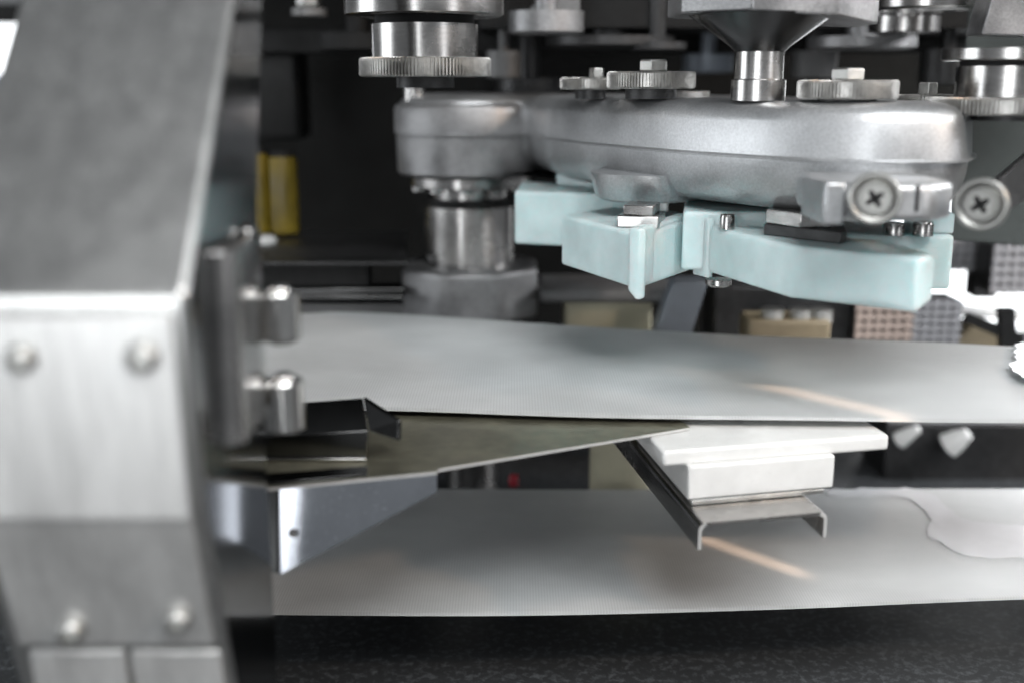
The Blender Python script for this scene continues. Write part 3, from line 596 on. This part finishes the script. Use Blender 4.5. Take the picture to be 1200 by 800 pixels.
# ------------------------------------------------------------------ cross recess screws with dished washers
def phillips(px, py, r, Y, axis, label, stem, turn=.6):
    c = aty(px, py, Y); axis = Vector(axis).normalized(); R = pxm(r, Y)
    t = thing("cross_recess_screw", label, "screw", c - Vector((0, 0, R)), "cross recess screws in dished washers")
    b = B(); b.lathe(c, [(R * .96, -.004), (R, -.003), (R, -.0006), (R * .93, 0.0), (R * .84, 0.0), (R * .62, -.0012), (R * .58, -.0012), (R * .3, -.0013)], 56, axis=axis); obj("washer", b, "screw", t, smooth=30)
    # head with a real cross slot
    u = axis.cross(Vector((0, 0, 1))).normalized(); v = axis.cross(u); rr = R * .52; a, l = R * .11, R * .36
    cross = [(a, a), (l, a * .7), (l, -a * .7), (a, -a), (a * .7, -l), (-a * .7, -l), (-a, -a), (-l, -a * .7), (-l, a * .7), (-a, a), (-a * .7, l), (a * .7, l)]
    rot = turn; cross = [(x * math.cos(rot) - y * math.sin(rot), x * math.sin(rot) + y * math.cos(rot)) for x, y in cross]
    bm = bmesh.new(); P = lambda x, y, h: bm.verts.new(c + u * x + v * y + axis * h)
    n = 36; o1 = [P(rr * .97 * math.cos(2 * math.pi * i / n), rr * .97 * math.sin(2 * math.pi * i / n), .0008) for i in range(n)]
    o0 = [P(rr * 1.03 * math.cos(2 * math.pi * i / n), rr * 1.03 * math.sin(2 * math.pi * i / n), -.0010) for i in range(n)]
    c1 = [P(x, y, .0008) for x, y in cross]; c0 = [P(x * .75, y * .75, -.0030) for x, y in cross]
    es = [bm.edges.new((o1[i], o1[(i + 1) % n])) for i in range(n)] + [bm.edges.new((c1[i], c1[(i + 1) % 12])) for i in range(12)]
    bmesh.ops.triangle_fill(bm, use_beauty=True, edges=es)
    for i in range(n): bm.faces.new((o0[i], o0[(i + 1) % n], o1[(i + 1) % n], o1[i]))
    for v_ in c0: bm.verts.remove(v_)
    def inside(x, y):
        k = False
        for i in range(12):
            (x0, y0), (x1, y1) = cross[i], cross[(i + 1) % 12]
            if (y0 > y) != (y1 > y) and x < (x1 - x0) * (y - y0) / (y1 - y0) + x0: k = not k
        return k
    for f in list(bm.faces):
        q = f.calc_center_median() - c
        if inside(q.dot(u), q.dot(v)): bm.faces.remove(f)
    bm.verts.index_update()
    b = B(); b.add([x.co.copy() for x in bm.verts], [tuple(w.index for w in f.verts) for f in bm.faces]); bm.free()
    hd = obj("head", b, "screw", t)
    g = lambda x, y, h: c + u * x + v * y + axis * h
    b = B(); b.add([g(x, y, .0007) for x, y in cross] + [g(x * .9, y * .9, -.0010) for x, y in cross], [(i, (i + 1) % 12, 12 + (i + 1) % 12, 12 + i) for i in range(12)] + [tuple(range(12, 24))])
    obj("cross_recess", b, "black", hd)  # slot coloured black to stand for the shade inside it
    b = B(); b.tube(c - axis * .004, c - axis * stem, R * .6, 28); obj("stem", b, "castd", t)
phillips(1025, 233, 31, 0.388, (-.22, -1, .05), "cross recess screw in a dished washer on the housing's clamp block", 0.016)
phillips(1149, 240, 31, 0.392, (-.62, -1, .08), "cross recess screw in a dished washer at the end of the dark diagonal arm", 0.012)
# diagonal arm
b = B(); A = aty(1122, 250, .415); A2 = aty(1152, 272, .415); B1 = aty(1240, 150, .47); B2 = aty(1240, 205, .47)
b.slab([A, A2, B2, B1], (0.004, 0.012, 0)); tag(obj("diagonal_arm", b, "dark", None, bevel=0.001), "dark steel arm slanting up to the right edge behind a screw", "arm")
# ------------------------------------------------------------------ machine head above, in the dark
def bg(name, b, m, label, cat, bevel=0.001): return tag(obj(name, b, m, None, bevel=bevel), label, cat)
def pbox(px0, py0, px1, py1, Y, depth):
    a, c = aty(px0, py0, Y), aty(px1, py1, Y); return B().box(a.x, c.x, Y, Y + depth, c.z, a.z)
bg("carrier_beam", pbox(260, 34, 1290, 62, 0.80, 0.05), "black", "black cross beam high in the cavity behind the rollers", "beam")
bg("carrier_plate", pbox(560, -30, 1230, 34, 0.70, 0.10), "black", "dark carrier plate behind the cone spindle's head", "plate")
bg("gearbox", pbox(560, 45, 690, 118, 0.83, 0.06), "black", "dark grey box in the shadow between roller and discs", "box")
b = B(); q = [aty(608, 24, .66), aty(680, 30, .66), aty(680, -20, .66), aty(650, -20, .66)]; b.slab(q, (0, .01, 0)); bg("gusset_plate", b, "midgrey", "grey slanted plate at the top between roller and cone spindle", "plate", .0005)
b = B(); q = [aty(1150, 41, .55), aty(1260, 44, .55), aty(1260, -30, .55), aty(1170, -30, .55)]; b.slab(q, (0, .02, 0)); bg("bearing_block", b, "castd", "grey block at the upper right corner above the knurled roller", "block", .0008)
c = aty(1085, 0, .60); b = B(); b.lathe((c.x, c.y, 0), [(pxm(55, .6), aty(1085, 13, .6).z), (pxm(58, .6), aty(1085, 10, .6).z), (pxm(58, .6), aty(1085, -40, .6).z)], 48); bg("round_hub", b, "steel", "round steel hub at the top edge right of the eight sided head", "hub", 0)
t = thing("hanging_bolt", "bright bolt hanging from the top edge at the left of the cavity", "bolt", aty(362, 20, .72))
c = aty(362, 8, .72); b = B(); hexhead(b, (c.x, c.y, aty(362, 8, .72).z), pxm(14, .72), .02); obj("head", b, "zinc", t)
b = B(); b.lathe((c.x, c.y, 0), [(pxm(20, .72), aty(362, 19, .72).z), (pxm(20, .72), aty(362, 10, .72).z)], 24); obj("washer", b, "midgrey", t)

# ------------------------------------------------------------------ back of the cavity, left
for i, (x0, x1, lab) in enumerate(((291, 314, "narrow dull yellow canister partly hidden by the guard post"), (314, 347, "wider dull yellow canister in the dark beside the guard post"))):
    a, c = aty((x0 + x1) / 2, 180 + 4 * i, .80), aty((x0 + x1) / 2, 272, .80); r = pxm((x1 - x0) / 2, .80)
    t = thing("yellow_canister", lab, "canister", (a.x, .80, c.z), "yellow canisters")
    obj("body", B().lathe((a.x, .80, 0), [(r, c.z), (r, a.z - .004), (r * .9, a.z)], 32), "yellow", t); obj("cap", B().lathe((a.x, .80, 0), [(r * .8, a.z + .0001), (r * .75, a.z + .004)], 24), "black", t)
bg("black_motor", pbox(296, 60, 352, 165, .84, .05), "black", "black motor housing above the yellow canisters", "motor", .004)
zl_ = aty(380, 275, .80).z
b = B(); b.prism([(-.24, .68), (aty(478, 300, .68).x, .68), (aty(478, 280, .82).x, .82), (-.24, .82)], zl_ - .003, zl_ - .0005); bg("shelf", b, "dark", "dark steel shelf at the left behind the upper belt", "shelf")
c = aty(312, 272, .76); b = B(); b.lathe((c.x, c.y, zl_ - .0004), [(.007, 0), (.007, .003), (.004, .005)], 20); bg("button_bolt", b, "white", "round pale button bolt on the dark shelf", "bolt", 0)
for y0, y1, m, Y, lab in ((306, 336, "black", .69, "thick black rail under the dark shelf"), (338, 344, "darkpol", .685, "thin dark rail below the thick black one"), (347, 352, "darkpol", .675, "thin dark steel rail just above the upper belt's far edge"), (356, 374, "midgrey", .70, "low grey ledge behind the upper belt's left end")):
    bg("rail", pbox(230, y0, 432 if y0 == 306 else 474, y1, Y, .02), m, lab, "rail", .0008)
# back of the cavity, middle and right
t = thing("cream_pad", "cream plastic pad with a rounded top plate right of the collar", "pad", aty(712, 400, .68))
obj("pad", pbox(662, 352, 763, 420, .69, .04), "cream", t, bevel=.002); obj("top_plate", pbox(632, 340, 795, 356, .68, .06), "midgrey", t, bevel=.003)
b = B(); b.slab([aty(790, 330, .66), aty(830, 330, .66), aty(805, 410, .66), aty(762, 410, .66)], (0, .02, 0)); bg("blue_strut", b, "blue", "slanted grey blue strut behind the upper belt's middle", "strut")
bg("dark_box", pbox(838, 335, 1002, 420, .72, .05), "dark", "dark box behind the upper belt under the long front block", "box", .002)
t = thing("valve_block", "yellowish valve block with small fittings in front of the dark box", "valve", aty(925, 420, .66))
obj("body", pbox(878, 376, 972, 420, .66, .03), "tan", t, bevel=.002)
for px in (905, 938, 962):
    c = aty(px, 366, .67); obj("fitting", B().lathe((c.x, c.y, 0), [(.007, aty(px, 377, .67).z + .0001), (.007, aty(px, 362, .67).z)], 16), "zinc", t)
def grille(x0, y0, x1, y1, Y, m, label, nx, ny):
    t = thing("grille_block", label, "grille", aty((x0 + x1) / 2, y1, Y), "blurred grille blocks")
    obj("core", pbox(x0 + 1, y0 + 1, x1 - 1, y1 - 1, Y + .004, .03), "dark", t)
    a, c = aty(x0, y0, Y), aty(x1, y1, Y)
    for i in range(nx):
        x = a.x + (c.x - a.x) * (i + .5) / nx; w_ = (c.x - a.x) / nx * .26; obj("bar", B().box(x - w_, x + w_, Y, Y + .0039, c.z, a.z), m, t)
    for i in range(ny):
        z = c.z + (a.z - c.z) * (i + .5) / ny; w_ = (a.z - c.z) / ny * .26; obj("crossbar", B().box(a.x, c.x, Y - .0008, Y - .0001, z - w_, z + w_), m, t)
grille(1004, 345, 1068, 408, .70, "pink", "pinkish grille block below the right end of the long front block", 6, 6)
grille(1070, 352, 1124, 408, .72, "greymesh", "pale grey grille block right of the pinkish one", 5, 6)
grille(1112, 268, 1152, 318, .80, "greymesh", "grey grille block above the white tray, nearer the blocks", 4, 5)
grille(1166, 275, 1230, 345, .76, "greymesh", "grey grille block above the white tray at the right edge", 6, 6)
bg("dark_post", pbox(1150, 255, 1168, 350, .82, .02), "dark", "dark post between the two upper grille blocks", "post", .001)
t = thing("room_window", "bright window of the room beyond the right end of the upper belt", "window", (0.72, 1.6, 0.0))
obj("pane", B().box(0.40, 1.10, 1.60, 1.605, -0.05, 0.52), "daylight", t); obj("frame", B().box(0.40, 1.10, 1.585, 1.599, 0.5201, 0.56), "midgrey", t)
b = B(); b.slab([aty(1076, 362, .80), aty(1290, 380, .80), aty(1290, 384, .80), aty(1076, 367, .80)], (0, .04, 0)); bg("white_tray", b, "white", "thin white tray rim beyond the right end of the upper belt", "tray", .001)
b = B(); b.slab([aty(1112, 405, .74), aty(1150, 374, .74), aty(1178, 388, .74), aty(1180, 420, .74), aty(1112, 420, .74)], (0, .02, 0)); bg("tan_wedge", b, "tan", "tan wedge behind the upper belt near the white tray", "wedge", .001)
b = B(); b.slab([aty(1130, 378, .72), aty(1138, 368, .72), aty(1200, 392, .72), aty(1200, 408, .72)], (0, .006, 0)); b.slab([aty(1172, 362, .7195), aty(1190, 362, .7195), aty(1192, 410, .7195), aty(1174, 410, .7195)], (0, .007, 0)); bg("dark_strap", b, "black", "dark bent strap behind the right end of the upper belt", "strap", 0)
bg("side_cover", B().prism([(aty(1118, 200, .62).x, .62), (.52, .44), (.53, .46), (aty(1118, 200, .62).x + .01, .64)], aty(1150, 288, .6).z, .40), "panel", "grey green side cover behind the right end of the housing", "cover", .001)
# between the belts
bg("cream_roller", B().lathe((aty(727, 550, .64).x, .64, 0), [(pxm(38, .64), ZL - .03), (pxm(38, .64), ZU - .012)], 40), "cream", "cream roller standing between the belts left of the white block", "roller", 0)
c = aty(602, 566, .66); bg("red_button", B().lathe(c, [(.003, -.01), (.003, 0), (.002, .0015)], 16, axis=(0, -1, 0)), "red", "tiny red button in the dark between the belts", "button", 0)
bg("dark_partition", pbox(440, 470, 1290, 640, .90, .02), "cavity", "dark partition behind the gap between the belts", "partition")
bg("brown_box", pbox(1040, 496, 1300, 600, .74, .05), "dark", "dark brown box between the belts right of the white block", "box", .002)
for x, y, w_, lab in ((1066, 512, 11, "small white fitting in the gap right of the white block"), (1124, 518, 16, "larger white fitting in the gap near the right edge")):
    c = aty(x, y, .73); bg("white_fitting", B().lathe((c.x - .004, c.y, c.z), [(pxm(w_, .73) * .5, -.006), (pxm(w_, .73), -.004), (pxm(w_, .73) * .8, .004), (pxm(w_, .73) * .45, .012)], 20, axis=(.5, -.3, .5)), "white", lab, "fitting", 0)
# upper left: window of the room beyond the machine
t = thing("room_window", "bright window of the room at the upper left corner beyond the guard post", "window", aty(0, 160, 1.6))
a, c = aty(-120, 30, 1.6), aty(60, 150, 1.6); obj("pane", B().box(a.x, c.x, 1.6, 1.605, c.z + .07, a.z), "daylight", t)
obj("frame", B().box(a.x, c.x, 1.59, 1.599, a.z, a.z + .03), "black", t); obj("sill", B().box(a.x, c.x, 1.55, 1.599, c.z - .2, c.z + .069), "blue", t)

# more of the machine head, dark and out of focus
for px, y0, y1, r_, Y, m, lab in ((715, 44, 56, 75, .72, "dark", "dark disc in the shadow left of the cone spindle"), (770, 50, 60, 34, .70, "dark", "small dark ring in the shadow behind the cone spindle"), (1010, 44, 58, 62, .70, "castd", "dull grey disc in the shadow right of the cone spindle"), (955, 60, 92, 26, .74, "midgrey", "grey hub in the shadow behind the knurled disc right of the cone"), (1110, 58, 100, 30, .72, "dark", "dark shaft in the shadow left of the right roller"), (830, 64, 86, 30, .78, "blue", "grey blue hub in the dark gap left of the cone spindle"), (620, 92, 116, 40, .76, "dark", "dark round cap behind the swivel end of the housing"), (640, 14, 40, 44, .66, "castd", "dull grey collar high in the shadow right of the left roller"), (1060, 20, 40, 40, .66, "steel", "steel collar high in the shadow right of the eight sided head"), (590, 60, 92, 20, .72, "midgrey", "thin grey shaft in the shadow right of the left roller"), (420, 40, 60, 46, .74, "black", "black disc behind the large left roller")):
    c = aty(px, y0, Y); bg("shadowed_disc", B().lathe((c.x, Y, 0), [(pxm(r_, Y, 80) * .9, aty(px, y1, Y).z), (pxm(r_, Y, 80), aty(px, y1 - 2, Y).z), (pxm(r_, Y, 80), aty(px, y0, Y).z), (pxm(r_, Y, 80) * .3, aty(px, y0, Y).z), (pxm(r_, Y, 80) * .3, .40)], 40), m, lab, "disc", 0)
def cable(pts, r_, label):
    P_ = spline([tuple(aty(*p)) for p in pts], 8); b = B(); n = 10; vs = []
    for i, p in enumerate(P_):
        d = (P_[min(i + 1, len(P_) - 1)] - P_[max(i - 1, 0)]).normalized(); u = d.cross(Vector((0, 1, 0.01))).normalized(); v = d.cross(u)
        vs += [p + u * (r_ * math.cos(2 * math.pi * k / n)) + v * (r_ * math.sin(2 * math.pi * k / n)) for k in range(n)]
    b.add(vs, [(i * n + k, i * n + (k + 1) % n, (i + 1) * n + (k + 1) % n, (i + 1) * n + k) for i in range(len(P_) - 1) for k in range(n)])
    bg("cable", b, "black", label, "cable", 0)
cable([(1010, 500, .80), (1080, 525, .78), (1150, 560, .80), (1230, 545, .82)], .004, "black cable in the gap between the belts at the right")
